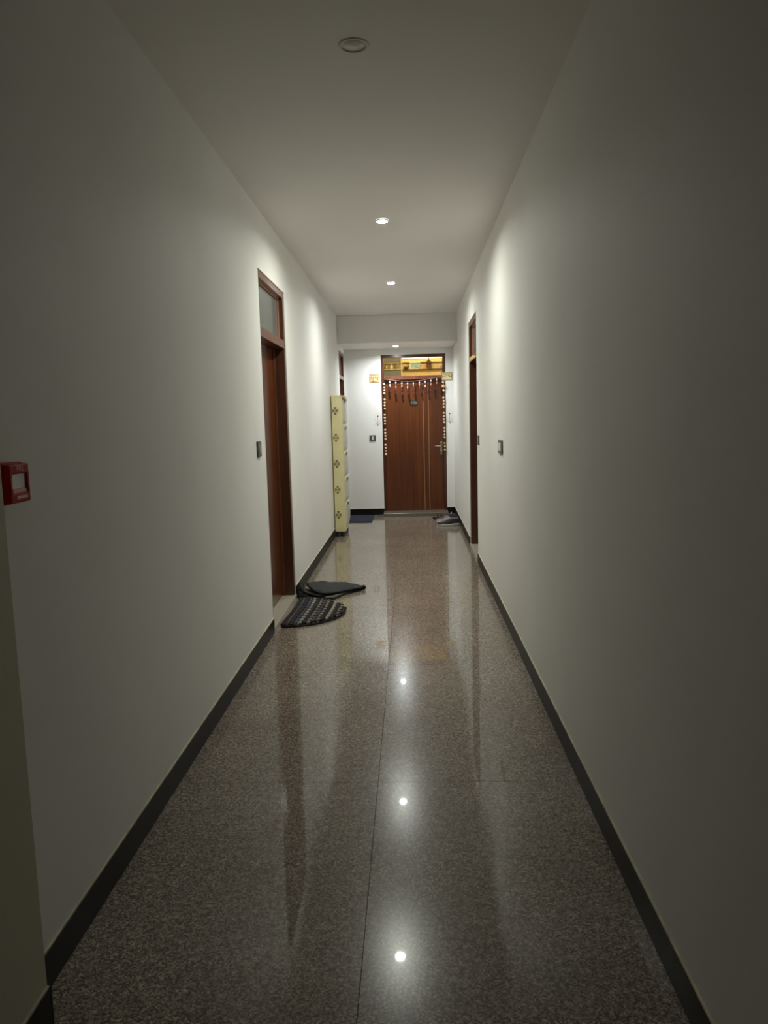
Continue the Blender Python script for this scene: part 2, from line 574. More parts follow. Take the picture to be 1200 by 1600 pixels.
# ------------------------------------------------------------------ end door
X0, X1, TOP4 = D4
t = empty('door_4', ((X0 + X1) / 2, YE + 0.05, 0))
struct(t, 'brown wooden end door with lit transom, two pale vertical inlays and number plate', 'door')
FW = 0.042
YF0, YF1 = YE + 0.004, YE + 0.125
def b4(x0, x1, y0, y1, z0, z1, nm, mt, bev=0.002, par=None):
    return MB().box(x0, x1, y0, y1, z0, z1, bev).build(nm, mt, par or t)
THR = 0.030
b4(X0, X0 + FW, YF0, YF1, THR, TOP4, 'jamb', 'frame_wood_dark')
b4(X1 - FW, X1, YF0, YF1, THR, TOP4, 'jamb', 'frame_wood_dark')
b4(X0 + FW, X1 - FW, YF0, YF1, TOP4 - FW, TOP4, 'frame_head', 'frame_wood_dark')
b4(X0 + FW, X1 - FW, YF0, YF1, 1.945, 1.998, 'transom_bar', 'frame_wood')
gp = b4(X0 + FW, X1 - FW, YE + 0.050, YE + 0.055, 1.998, TOP4 - FW, 'transom_pane', 'clear_pane', 0)
for z in (2.088, 2.172):
    MB().tube([(X0 + FW, YE + 0.075, z), (X1 - FW, YE + 0.075, z)], 0.004, 6).build('grille_bar', 'flat_rod', t)
for k in range(1, 5):
    xx = X0 + FW + k * (X1 - X0 - 2 * FW) / 5
    MB().tube([(xx, YE + 0.075, 2.088), (xx + 0.02, YE + 0.07, 2.13), (xx, YE + 0.075, 2.172)], 0.003, 6).build('grille_scroll', 'flat_rod', t)
leaf = b4(X0 + FW, X1 - FW, YE + 0.060, YE + 0.100, 0.047, 1.945, 'door_leaf', 'door_wood', 0.001)
for (xa, xb, za, zb) in ((X0 + FW, X0 + FW + 0.015, 0.047, 1.945), (X1 - FW - 0.015, X1 - FW, 0.047, 1.945), (X0 + FW + 0.015, X1 - FW - 0.015, 1.93, 1.945)):
    b4(xa, xb, YE + 0.100, YE + 0.115, za, zb, 'door_stop', 'frame_wood_dark', 0)
for xx in (0.184, 0.258):
    b4(xx - 0.005, xx + 0.005, YE + 0.057, YE + 0.064, 0.048, 1.940, 'inlay_strip', 'inlay_gold', 0.0008, leaf)
b4(X0 - 0.004, X1 + 0.004, YE - 0.265, YE + 0.13, 0, 0.047, 'threshold', 'threshold_grey', 0.003)
pl = b4(-0.008, 0.100, YE + 0.050, YE + 0.060, 1.575, 1.656, 'number_plate', 'plate_black', 0.002)
text_part('108', 0.062, 'plate_ink', pl, (0.046, YE + 0.0496, 1.615), (math.pi / 2, 0, 0), 'number_lettering')
hp = b4(0.420, 0.455, YE + 0.050, YE + 0.060, 0.862, 1.048, 'handle_plate', 'brass_handle', 0.004)
MB().tube([(0.437, YE + 0.05, 0.982), (0.437, YE + 0.012, 0.982), (0.425, YE + 0.004, 0.982), (0.335, YE + 0.004, 0.980)], [0.011, 0.010, 0.010, 0.008], 10).build('handle_lever', 'brass_handle', hp)
MB().lathe([(0.0, -0.012), (0.013, -0.012), (0.014, 0.0)], (0.437, YE + 0.05, 0.905), 14, 'y').build('key_cylinder', 'brass_handle', hp)
MB().lathe([(0.0, -0.014), (0.012, -0.012), (0.013, 0.0)], (0.437, YE + 0.05, 1.03), 14, 'y').build('latch_knob', 'brass_handle', hp)

# ------------------------------------------------------------------ the lit flat seen through the end transom
FX0, FX1, FY0, FY1 = -1.5, 1.5, YE + 0.15, 13.3
struct(MB().box(FX0, FX1, FY1, FY1 + 0.1, 0, H).build('wall_flat_far', 'flat_wall'), 'warm lit wall of the flat behind the end transom', 'wall')
struct(MB().box(FX0 - 0.1, FX0, FY0, FY1 + .1, 0, H).build('wall_flat_left', 'flat_wall'), 'left wall of the flat behind the end door', 'wall')
struct(MB().box(FX1, FX1 + 0.1, FY0, FY1 + .1, 0, H).build('wall_flat_right', 'flat_wall'), 'right wall of the flat behind the end door', 'wall')
struct(MB().box(FX0 - .1, FX1 + .1, FY0, FY1 + .1, H, H + 0.1).build('ceiling_flat', 'flat_wall'), 'ceiling of the lit flat behind the end door', 'ceiling')
struct(MB().box(FX0 - .1, FX1 + .1, FY0, FY1 + .1, -0.1, 0.0).build('floor_flat', 'threshold_stone'), 'floor of the flat behind the end door', 'floor')
o = empty('ceiling_lamp', (0.25, 11.55, H))
tag(o, 'warm ceiling lamp inside the flat behind the transom', 'lamp')
MB().lathe([(0.0, 0.0), (0.16, 0.0), (0.16, -0.02), (0.13, -0.02)], (0.25, 11.55, H), 24).build('lamp_base', 'trim_white', o)
MB().lathe([(0.13, -0.02), (0.12, -0.05), (0.07, -0.075), (0.0, -0.08)], (0.25, 11.55, H), 24).build('lamp_shade', 'warm_lamp', o)
o = empty('tube_light', (0.2, FY1, 2.44))
tag(o, 'warm yellow tube light along the top of the transom view', 'lamp')
MB().box(-0.22, 0.62, FY1 - 0.03, FY1, 2.425, 2.465, 0.004).build('lamp_body', 'trim_white', o)
emit('tube_glow', (1.0, 0.76, 0.30, 1), 3.0)
MB().tube([(-0.21, FY1 - 0.045, 2.445), (0.60, FY1 - 0.045, 2.445)], 0.016, 12).build('lamp_tube', 'tube_glow', o)
# kitchen-like wall unit at the left of the transom view
o = empty('wall_unit', (-0.31, 12.9, 2.06))
tag(o, 'dark grey wall unit at the left of the end transom', 'cabinet')
MB().box(-0.50, -0.145, 12.95, FY1, 2.06, 2.50, 0.004).build('body', 'flat_olive', o)
MB().box(-0.49, -0.155, 12.935, 12.95, 2.35, 2.49, 0.002).build('door_panel', 'flat_grey', o)
MB().box(-0.49, -0.155, 12.935, 12.95, 2.07, 2.215, 0.002).build('door_panel', 'flat_grey', o)
MB().box(-0.150, -0.128, 12.93, 12.96, 2.06, 2.50, 0.002).build('edge_strip', 'cabinet_pale', o)
for k in range(3):
    xx = -0.40 + 0.085 * k
    tag(MB().lathe([(0.0, 0), (0.026, 0), (0.030, 0.03), (0.022, 0.055), (0.014, 0.062), (0.016, 0.08), (0.0, 0.084)], (xx, 12.925, 2.235), 14).build('spice_jar', 'flat_olive' if k != 1 else 'cabinet_pale', origin=(xx, 12.925, 2.235)),
        ['left olive jar behind the end transom pane', 'pale middle jar behind the end transom pane', 'right olive jar behind the end transom pane'][k], 'jar', 'jars behind the end transom')
tag(MB().box(-0.49, -0.155, 12.90, 12.935, 2.217, 2.235, 0.002).build('jar_shelf', 'flat_tan', origin=(-0.32, 12.92, 2.217)), 'narrow shelf under three jars behind the transom', 'shelf')
tag(MB().box(-0.12, 0.95, FY1 - 0.06, FY1, 2.355, 2.368, 0.002).build('upper_wall_shelf', 'flat_tan', origin=(0.4, FY1, 2.355)), 'upper tan shelf line on the lit wall behind the transom', 'shelf')
tag(MB().box(-0.12, 0.95, FY1 - 0.12, FY1, 2.228, 2.240, 0.002).build('lower_wall_shelf', 'flat_brown', origin=(0.4, FY1, 2.228)), 'lower dark shelf on the lit wall behind the transom', 'shelf')
o = empty('picture_frame', (0.085, FY1 - 0.06, 2.24))
tag(o, 'pale blue framed picture on the shelf behind the transom', 'picture')
MB().box(-0.005, 0.185, FY1 - 0.075, FY1 - 0.062, 2.24, 2.365, 0.002).build('frame', 'alarm_white', o)
MB().box(0.02, 0.165, FY1 - 0.079, FY1 - 0.074, 2.258, 2.348, 0.001).build('picture', 'flat_blue', o)
o = empty('hanging_bell', (0.33, FY1 - 0.2, 2.26))
tag(o, 'brown hanging bell ornament behind the right half of the transom', 'ornament')
MB().lathe([(0.0, 0.125), (0.018, 0.125), (0.03, 0.11), (0.052, 0.09), (0.052, 0.065), (0.036, 0.045), (0.030, 0.03), (0.046, 0.006), (0.048, 0.0), (0.0, 0.0)], (0.33, FY1 - 0.2, 2.26), 18).build('bell', 'flat_brown', o)
MB().tube([(0.33, FY1 - 0.2, 2.385), (0.33, FY1 - 0.2, H)], 0.007, 8).build('hanging_chain', 'flat_brown', o)
for k, (xx, mt, lb) in enumerate(((-0.06, 'flat_brown', 'small brown bowl at the left end of the transom shelf'), (0.57, 'flat_tan', 'small tan bowl at the right of the transom shelf'))):
    tag(MB().lathe([(0.0, 0.0), (0.018, 0.0), (0.034, 0.025), (0.040, 0.048), (0.034, 0.048), (0.014, 0.012), (0.0, 0.010)], (xx, FY1 - 0.07, 2.24), 16).build('bowl', mt, origin=(xx, FY1 - 0.07, 2.24)), lb, 'bowl')

# ------------------------------------------------------------------ downlights
def downlight(x, y, z, lit, label, R=0.056, lens='lens_on'):
    o = empty('downlight', (x, y, z))
    tag(o, label, 'light', 'ceiling downlights')
    k = (0.042 if lit else R) / 0.056
    f = 1.0 if lit else 0.35
    MB().lathe([(0.0465 * k, -0.0005), (0.0455 * k, -0.010 * f), (0.049 * k, -0.0125 * f), (0.054 * k, -0.010 * f), (0.056 * k, -0.0005)], (x, y, z), 40).build('trim_ring', 'trim_white', o)
    prof = [(0.0465 * k, -0.003), (0.03 * k, -0.004), (0.0001, -0.0045)] if lit else [(0.0465 * k, -0.001), (0.038 * k, -0.001), (0.036 * k, -0.0025), (0.0001, -0.003)]
    MB().lathe(prof, (x, y, z), 32).build('lens', lens if lit else 'lens_off', o)
    return o
downlight(-0.178, 2.872, H, False, 'unlit round downlight on the ceiling nearest the camera')
downlight(-0.167, 5.276, H, True, 'lit round downlight, nearest of the three glowing on the ceiling')
downlight(-0.168, 7.618, H, True, 'lit round downlight, middle of the three glowing on the ceiling', lens='lens_on_neutral')
downlight(-0.186, 10.36, SOFF, True, 'lit round downlight in the soffit before the end door', lens='lens_on_cool')

# ------------------------------------------------------------------ switch plates
def switch(xw, yw, z, w, h, face, label, n=1, rk='switch_white', rw=0.36):
    # face: 'L' on the left wall, 'R' on the right wall, 'E' on the end wall
    c = Vector((xw, yw, z))
    o = empty('switch_plate', c)
    tag(o, label, 'switch', 'wall switches')
    def bx(u0, u1, v0, v1, d0, d1, nm, mt, bev=0.0015):
        if face == 'E':
            return MB().box(xw + u0, xw + u1, yw - d1, yw - d0, z + v0, z + v1, bev).build(nm, mt, o)
        s = 1 if face == 'L' else -1
        xa, xb = sorted((xw + s * d0, xw + s * d1))
        return MB().box(xa, xb, yw + u0, yw + u1, z + v0, z + v1, bev).build(nm, mt, o)
    bx(-w / 2, w / 2, -h / 2, h / 2, 0, 0.010, 'plate', 'switch_dark', 0.003)
    for k in range(n):
        a = -w * rw / 2 + k * (w * rw / n) + 0.001
        b = -w * rw / 2 + (k + 1) * (w * rw / n) - 0.001
        bx(a, b, -h * 0.28, h * 0.28, 0.010, 0.013, 'rocker', rk)
switch(XL, 4.560, 1.232, 0.105, 0.098, 'L', 'grey switch plate on the left wall beside the near door', rk='switch_grey', rw=0.55)
switch(XR, 5.175, 1.185, 0.200, 0.096, 'R', 'dark framed switch on the right wall, larger and nearer', 2, rw=0.62)
switch(XR, 6.860, 1.180, 0.105, 0.090, 'R', 'slim dark switch right beside the right doorway', rk='switch_grey')
switch(-0.556, YE, 1.122, 0.090, 0.084, 'E', 'square dark switch with white rocker left of the end door', rw=0.26)

# ------------------------------------------------------------------ fire call point
o = empty('fire_call_point', (XL, 1.66, 1.228))
tag(o, 'red square fire alarm call point on the left wall', 'fire alarm')
AY0, AY1, AZ0, AZ1, AX = 1.612, 1.704, 1.228, 1.322, XL + 0.050
MB().box(XL, AX - 0.012, AY0, AY1, AZ0, AZ1, 0.006, 3).build('housing', 'alarm_red', o)
fp = MB()
fp.box(AX - 0.014, AX, AY0 + 0.003, AY1 - 0.003, AZ0 + 0.003, AZ0 + 0.026, 0.004, 2)
fp.box(AX - 0.014, AX, AY0 + 0.003, AY1 - 0.003, AZ1 - 0.026, AZ1 - 0.003, 0.004, 2)
fp.box(AX - 0.014, AX, AY0 + 0.003, AY0 + 0.016, AZ0 + 0.02, AZ1 - 0.02, 0.003, 2)
fp.box(AX - 0.014, AX, AY1 - 0.014, AY1 - 0.003, AZ0 + 0.02, AZ1 - 0.02, 0.003, 2)
fp.build('front_frame', 'alarm_red', o)
MB().box(AX - 0.012, AX - 0.005, AY0 + 0.016, AY1 - 0.014, AZ0 + 0.034, AZ1 - 0.025, 0.001).build('press_panel', 'alarm_white', o)
MB().box(AX - 0.012, AX - 0.003, AY0 + 0.016, AY1 - 0.014, AZ0 + 0.024, AZ0 + 0.034, 0.001).build('label_strip', 'alarm_pink', o)
text_part('FIRE', 0.017, 'alarm_pink', o, (AX + 0.0004, (AY0 + AY1) / 2 + 0.003, AZ1 - 0.0145), (math.pi / 2, 0, math.pi / 2))
MB().box(AX, AX + 0.0004, AY0 + 0.028, AY1 - 0.018, AZ0 + 0.012, AZ0 + 0.019).build('printed_mark', 'alarm_pink', o)
MB().box(AX - 0.002, AX + 0.0006, AY0 + 0.008, AY0 + 0.011, AZ0 + 0.035, AZ0 + 0.060).build('reset_slot', 'alarm_pink', o)

# ------------------------------------------------------------------ cream shoe cabinet
CX0, CX1, CY0, CY1, CZ0, CZ1 = XL + 0.012, -0.806, 8.80, 9.36, 0.066, 1.682
o = empty('shoe_cabinet', ((CX0 + CX1) / 2, (CY0 + CY1) / 2, 0))
tag(o, 'tall slim cream shoe cabinet with brown cross motifs against the left wall', 'cabinet')
def profile(x0, x1, y0, y1, r):
    pts = []
    for (cx, cy, a0) in ((x1 - r, y1 - r, 0), (x0 + .002, y1 - .002, 90), (x0 + .002, y0 + .002, 180), (x1 - r, y0 + r, 270)):
        rr = r if cx == x1 - r else 0.002
        for k in range(5):
            a = math.radians(a0 + 90 * k / 4)
            pts.append((cx + rr * math.cos(a), cy + rr * math.sin(a)))
    return pts
MB().prism(profile(CX0, CX1, CY0, CY1, 0.022), CZ0, CZ1 - 0.012).build('body', 'cabinet_cream', o)
MB().prism(profile(CX0, CX1 + 0.010, CY0 - 0.003, CY1 + 0.003, 0.026), CZ1 - 0.012, CZ1).build('top_panel', 'cabinet_cream', o)
for (xx, yy) in ((CX0 + .025, CY0 + .03), (CX1 - .03, CY0 + .03), (CX0 + .025, CY1 - .03), (CX1 - .03, CY1 - .03)):
    MB().lathe([(0.014, 0.0), (0.017, CZ0), (0.0001, CZ0)], (xx, yy, 0), 12).build('foot', 'black_plastic', o)
tiers = [1.503, 1.187, 0.878, 0.570, 0.268]
def petal(a, r0_, r1, w0, w1):
    d = Vector((math.cos(a), math.sin(a)))
    n = Vector((-d.y, d.x))
    return [d * r0_ - n * w0, d * r1 * 0.9 - n * w1, d * r1, d * r1 * 0.9 + n * w1, d * r0_ + n * w0]
for z in tiers:
    cx = -0.888
    for k in range(4):
        pts = [(cx + q.x * 0.76, z + q.y * 1.1) for q in petal(math.pi / 2 * k, 0.008, 0.043, 0.003, 0.023)]
        MB().prism(pts, CY0 - 0.0016, CY0, 'y').build('motif_petal', 'motif_brown', o)
    MB().prism([(cx - 0.006, z), (cx, z - 0.008), (cx + 0.006, z), (cx, z + 0.008)], CY0 - 0.0016, CY0, 'y').build('motif_petal', 'motif_brown', o)
    zt, zb = z + 0.140, z - 0.150
    # bowed flap door on the corridor side
    rows = []
    for i in range(9):
        s = i / 8
        zz = zb + s * (zt - zb)
        bow = 0.010 * math.sin(math.pi * s) ** 0.5 + 0.004
        rows.append([(CX1 + bow, CY0 + 0.030, zz), (CX1 + bow, CY1 - 0.012, zz)])
    dm = MB().grid(rows)
    for (yy) in (CY0 + 0.030, CY1 - 0.012):
        dm.add([(CX1 - .002, yy, zb)] + [(r[0][0], yy, r[0][2]) for r in rows] + [(CX1 - .002, yy, zt)], [tuple(range(11))])
    dm.add([(CX1 - .002, CY0 + .03, zt), (CX1 - .002, CY1 - .012, zt), rows[-1][1], rows[-1][0]], [(0, 1, 2, 3)])
    dm.add([(CX1 - .002, CY0 + .03, zb), (CX1 - .002, CY1 - .012, zb), rows[0][1], rows[0][0]], [(0, 1, 2, 3)])
    d = dm.build('flap_door', 'cabinet_pale', o)
    for k, (ya, la) in enumerate(((CY0 + 0.10, 0.10), (CY0 + 0.20, 0.13), (CY0 + 0.31, 0.10))):
        z0_ = zt - 0.055 + (0.010 if k == 1 else 0)
        xx = CX1 + 0.0155
        MB().tube([(xx - 0.004, ya, z0_), (xx, ya + la * 0.5, z0_ + 0.018), (xx - 0.004, ya + la, z0_ + 0.034)], [0.002, 0.006, 0.002], 6).build('leaf_decoration', 'motif_brown', d)
    MB().box(CX1 + 0.004, CX1 + 0.026, CY0 + 0.22, CY0 + 0.30, zt - 0.012, zt + 0.002, 0.002).build('finger_pull', 'cabinet_cream', d)
for k, zz in enumerate((1.668, 1.648)):
    MB().tube([(CX1 + 0.006, CY0 + 0.02, zz), (CX1 + 0.018, CY0 + 0.12, zz - 0.006), (CX1 + 0.018, CY1 - 0.10, zz - 0.022)], 0.006, 6).build('trim_stripe', 'motif_brown' if k else 'flat_tan', o)
# ------------------------------------------------------------------ blue mat at the end
o = empty('doormat', (-0.735, 10.34, 0))
tag(o, 'flat dark blue mat beside the cream cabinet by the far left door', 'mat')
MB().prism([(-0.928, 10.00), (-0.555, 10.00), (-0.555, 10.70), (-0.928, 10.70)], 0, 0.008).build('rubber_base', 'mat_blue_edge', o)
MB().box(-0.915, -0.568, 10.012, 10.688, 0.008, 0.014, 0.002).build('pile', 'mat_blue', o)

# ------------------------------------------------------------------ half-round braided mat
MC, MR = (-0.906, 5.300), 0.396
o = empty('doormat', (MC[0], MC[1], 0))
tag(o, 'half-round braided mat in brown, black and grey stripes at the left doorway', 'mat')
arc = [(MC[0] + MR * math.cos(a), MC[1] + MR * math.sin(a)) for a in [math.radians(-90 + 180 * k / 32) for k in range(33)]]
MB().prism(arc, 0, 0.005).build('backing', 'braid_black', o)
cols = [('brown', 'black'), ('brown', 'slate'), ('brown', 'black'), ('slate', 'brown'), ('white', 'slate'), ('black', 'brown'), ('brown', 'grey'), ('black', 'slate'),
        ('grey', 'brown'), ('black', 'black'), ('grey', 'white'), ('black', 'brown'), ('grey', 'black'), ('brown', 'black')]
nb = len(cols)
wb = MR / nb
for k, pair in enumerate(cols):
    xm = MC[0] + (k + 0.5) * wb
    half = math.sqrt(max(MR ** 2 - ((k + 0.6) * wb) ** 2, 0.0)) - 0.010
    first = None
    for strand in (0, 1):
        pts, rs = [], []
        n = max(10, int(half * 2 / 0.009))
        for i in range(n + 1):
            y = -half + 2 * half * i / n
            ph = y / 0.034 * math.pi + strand * math.pi + k * 1.3
            pts.append((xm + 0.0062 * math.sin(ph) + 0.012 * math.sin(y * 5 + 0.6) - 0.006, MC[1] + y, 0.0115 + 0.0055 * math.cos(ph)))
            rs.append(0.0092 * (0.5 if i in (0, n) else 1) * (1 + 0.15 * math.sin(i * 2.3 + k)))
        b_ = MB().tube(pts, rs, 6).build('braid' if strand == 0 else 'braid_strand', 'braid_' + pair[strand], o if strand == 0 else first)
        first = b_
m = MB()
m.tube([(q[0], q[1], 0.007) for q in arc], 0.0065, 6)
m.build('edge_binding', 'braid_black', o)

# ------------------------------------------------------------------ folded dark mat
o = empty('folded_mat', (-0.70, 5.85, 0))
tag(o, 'folded black rubber-backed mat lying against the wall past the left doorway', 'mat')
def sheet(rows, th, name, mat, smooth=True):
    m = MB()
    n, k = len(rows), len(rows[0])
    topv = [[Vector(q) + Vector((0, 0, th)) for q in r] for r in rows]
    botv = [[Vector(q) for q in r] for r in rows]
    m.grid(topv, smooth)
    m.grid(botv, smooth)
    rim_t = topv[0] + [r[-1] for r in topv[1:]] + list(reversed(topv[-1][:-1])) + [r[0] for r in reversed(topv[1:-1])]
    rim_b = botv[0] + [r[-1] for r in botv[1:]] + list(reversed(botv[-1][:-1])) + [r[0] for r in reversed(botv[1:-1])]
    L = len(rim_t)
    m.add(rim_t + rim_b, [(i, (i + 1) % L, L + (i + 1) % L, L + i) for i in range(L)])
    return m.build(name, mat, o)
def lerp(a, b, s):
    return tuple(a[i] + (b[i] - a[i]) * s for i in range(len(a)))
def lin(pts, n):
    # resample a polyline to n points
    d = [0]
    for i in range(1, len(pts)):
        d.append(d[-1] + (Vector(pts[i]) - Vector(pts[i - 1])).length)
    out = []
    for k in range(n):
        s = d[-1] * k / (n - 1)
        i = max(j for j in range(len(d)) if d[j] <= s + 1e-9)
        i = min(i, len(pts) - 2)
        out.append(lerp(pts[i], pts[i + 1], (s - d[i]) / max(d[i + 1] - d[i], 1e-9)))
    return out
def patch(near, far, n=22, m_=9, bulge=0.0):
    a, b = lin(near, n), lin(far, n)
    rows = []
    for j in range(m_):
        t_ = j / (m_ - 1)
        rows.append([(*lerp(a[i], b[i], t_)[:2], lerp(a[i], b[i], t_)[2] + bulge * math.sin(math.pi * t_) * (0.7 + 0.3 * math.sin(i * 0.9)) + 0.002 * math.sin(i * 1.7 + j * 1.1)) for i in range(n)])
    return rows
# bottom layer on the floor, then the taupe inner face, then the folded-over top
sheet(patch([(-0.930, 5.745, 0.002), (-0.83, 5.700, 0.002), (-0.70, 5.672, 0.002), (-0.625, 5.678, 0.002), (-0.555, 5.83, 0.002), (-0.43, 5.965, 0.002)],
            [(-0.930, 6.02, 0.002), (-0.86, 6.05, 0.002), (-0.76, 6.10, 0.002), (-0.66, 6.13, 0.002), (-0.56, 6.12, 0.002), (-0.435, 6.02, 0.002)], m_=7), 0.007, 'bottom_layer', 'mat_black')
sheet(patch([(-0.895, 5.728, 0.012), (-0.80, 5.700, 0.012), (-0.70, 5.684, 0.012), (-0.635, 5.692, 0.012), (-0.575, 5.83, 0.012), (-0.46, 5.965, 0.012)],
            [(-0.90, 5.98, 0.012), (-0.86, 6.02, 0.014), (-0.76, 6.07, 0.014), (-0.66, 6.09, 0.012), (-0.56, 6.08, 0.012), (-0.46, 6.0, 0.012)], m_=7), 0.003, 'carpet_face', 'mat_taupe')
topn = [(-0.880, 5.960, 0.056), (-0.835, 5.870, 0.050), (-0.790, 5.775, 0.043), (-0.735, 5.722, 0.035), (-0.68, 5.745, 0.029), (-0.60, 5.820, 0.024), (-0.50, 5.915, 0.022), (-0.425, 5.975, 0.020)]
topf = [(-0.895, 6.000, 0.058), (-0.860, 6.06, 0.050), (-0.765, 6.125, 0.046), (-0.70, 6.112, 0.036), (-0.59, 6.135, 0.032), (-0.50, 6.08, 0.026), (-0.420, 6.02, 0.020)]
sheet(patch(topn, topf, bulge=0.006), 0.010, 'top_layer', 'mat_black')
a = lin(topn, 22)
MB().tube([(q[0], q[1], q[2] + 0.004) for q in a], 0.0095, 8).build('rolled_edge', 'mat_black', o)
MB().tube([(-0.425, 5.975, 0.022), (-0.413, 5.998, 0.020), (-0.420, 6.02, 0.022)], 0.017, 10).build('fold_end', 'mat_black', o)
# curled layers pushed up against the wall
for (dx, dz, r) in ((0.0, 0.0, 0.010), (0.020, -0.020, 0.007)):
    MB().tube([(-0.918 + dx, 5.955, 0.075 + dz), (-0.915 + dx, 5.87, 0.070 + dz), (-0.900 + dx, 5.80, 0.055 + dz), (-0.870 + dx, 5.755, 0.042 + dz), (-0.80 + dx, 5.715, 0.030 + dz * 0.7), (-0.72 + dx, 5.700, 0.022)], r, 8).build('curled_edge', 'mat_black', o)
sheet(patch([(-0.925, 5.738, 0.006), (-0.89, 5.722, 0.006), (-0.84, 5.700, 0.006)], [(-0.925, 5.80, 0.040), (-0.895, 5.77, 0.036), (-0.85, 5.735, 0.028)], n=8, m_=4), 0.008, 'curled_flap', 'mat_black')
sheet(patch([(-0.926, 5.735, 0.010), (-0.926, 5.80, 0.030), (-0.926, 5.95, 0.062)], [(-0.908, 5.745, 0.012), (-0.906, 5.80, 0.040), (-0.908, 5.95, 0.070)], n=8, m_=3), 0.006, 'curled_flap', 'mat_black')

# ------------------------------------------------------------------ shoes at the end door
def shoe(loc, rz, L, label, m_sole, m_upper, m_collar, m_toe, tilt=0.0, hgt=1.0, group='shoes by the end door', low=False):
    # local x runs heel (0) to toe (L)
    o = empty('sandal' if low else 'sneaker', loc)
    o.rotation_euler = (0, tilt, rz)
    tag(o, label, 'shoe', group)
    W = lambda s: (0.030 + 0.016 * math.sin(math.pi * min(1, s * 1.05)) + 0.006 * max(0, math.sin(math.pi * (s - 0.35) * 1.3))) * (1 if s < 0.82 else max(0.25, math.cos((s - 0.82) / 0.18 * 1.35)))
    n = 18
    def part(m, name, mat):
        me = m.mesh(name)
        me.materials.append(MAT[mat])
        q = bpy.data.objects.new(name, me)
        COL.objects.link(q)
        q.parent = o
        return q
    out = [(L * i / n, W(i / n)) for i in range(n + 1)]
    outline = out + [(x, -w) for (x, w) in reversed(out)]
    m = MB()
    bot = [(x, w * 0.94, 0.004 if x < L * 0.85 else 0.004 + 0.010 * (x / L - 0.85) / 0.15) for (x, w) in outline]
    mid = [(x, w * 1.05, 0.016 + (0.008 if x < 0.3 * L else 0) + (0.008 * max(0, x / L - 0.85) / 0.15)) for (x, w) in outline]
    tp = [(x, w * 1.0, q[2] + 0.012) for (x, w), q in zip(outline, mid)]
    K = len(outline)
    m.add([(q[0], q[1], q[2] - 0.004) for q in bot] + mid + tp, [tuple(range(K - 1, -1, -1)), tuple(range(2 * K, 3 * K))] + [(j * K + i, j * K + (i + 1) % K, (j + 1) * K + (i + 1) % K, (j + 1) * K + i) for j in range(2) for i in range(K)], True)
    part(m, 'sole', m_sole)
    if low:
        m = MB()
        for s0 in (0.55, 0.74):
            pts = [(L * (s0 + 0.03 * math.cos(a)), W(s0) * 1.02 * math.cos(a), 0.026 + 0.045 * math.sin(a)) for a in [math.pi * k / 10 for k in range(11)]]
            m.tube(pts, 0.010, 6)
        part(m, 'strap', m_upper)
        m = MB()
        pts = [(L * (0.12 - 0.10 * math.sin(a)), W(0.12) * math.cos(a), 0.035 + 0.055 * math.sin(a)) for a in [math.pi * k / 10 for k in range(11)]]
        m.tube(pts, 0.007, 6)
        part(m, 'heel_strap', m_toe)
        return o
    def hh(s):
        if s < 0.12:
            return (0.088 - 0.10 * (0.12 - s)) * hgt
        if s < 0.45:
            return (0.088 - 0.055 * (s - 0.12) * 0.6) * hgt
        if s < 0.70:
            return (0.077 - 0.11 * (s - 0.45)) * hgt
        return (0.0495 - 0.05 * (s - 0.70)) * hgt
    rows = []
    for i in range(n + 1):
        s = i / n
        w = W(s)
        base = 0.026
        r = []
        for k in range(13):
            a = math.pi * k / 12
            zz = base + (hh(s) - base + 0.012) * (math.sin(a) ** 0.75)
            yy = w * math.cos(a) * (1.0 if s > 0.5 else 0.96)
            if s <= 0.42 and 4 <= k <= 8:      # ankle opening sinks in
                zz = base + (hh(s) - base + 0.012) * (0.86 if k in (4, 8) else 0.30)
            r.append((L * s, yy, zz))
        rows.append(r)
    m = MB().grid(rows)
    m.add(rows[0], [tuple(range(13))])
    m.add(rows[-1], [tuple(range(13))])
    part(m, 'upper', m_upper)
    m = MB()
    ring = [(L * 0.03, 0, hh(0.03) + 0.008)]
    for s in (0.08, 0.16, 0.26, 0.36):
        ring.append((L * s, W(s) * 0.55, hh(s) + 0.004))
    ring.append((L * 0.43, 0.0, hh(0.43) + 0.006))
    for s in (0.36, 0.26, 0.16, 0.08):
        ring.append((L * s, -W(s) * 0.55, hh(s) + 0.004))
    ring.append(ring[0])
    m.tube(ring, 0.008, 8)
    part(m, 'collar', m_collar)
    m = MB()
    for s in (0.47, 0.53, 0.59, 0.65):
        w = W(s) * 0.42
        m.tube([(L * s, -w, hh(s) + 0.006), (L * (s + 0.01), 0, hh(s) + 0.014), (L * s, w, hh(s) + 0.006)], 0.0035, 6)
    part(m, 'laces', m_toe)
    rows = []
    for i in range(6):
        s = 0.80 + 0.20 * i / 5
        w = W(s) * 1.03
        rows.append([(L * s + 0.003, w * math.cos(math.pi * k / 12), 0.026 + (hh(s) - 0.026 + 0.014) * 0.75 * (math.sin(math.pi * k / 12) ** 0.75)) for k in range(13)])
    m = MB().grid(rows)
    m.add(rows[-1], [tuple(range(13))])
    part(m, 'toe_cap', m_toe)
    return o
PI = math.pi
shoe((0.598, 9.545, 0.0), PI - 0.13 + 0.10, 0.275, 'black sneaker with pale sole, nearest of the shoes by the end door', 'shoe_pale', 'shoe_black', 'shoe_black', 'shoe_black', hgt=0.95)
shoe((0.600, 9.740, 0.0), PI + 0.06, 0.285, 'grey and white sneaker behind the black one by the end door', 'shoe_pale', 'shoe_grey', 'shoe_black', 'shoe_pale', hgt=1.12)
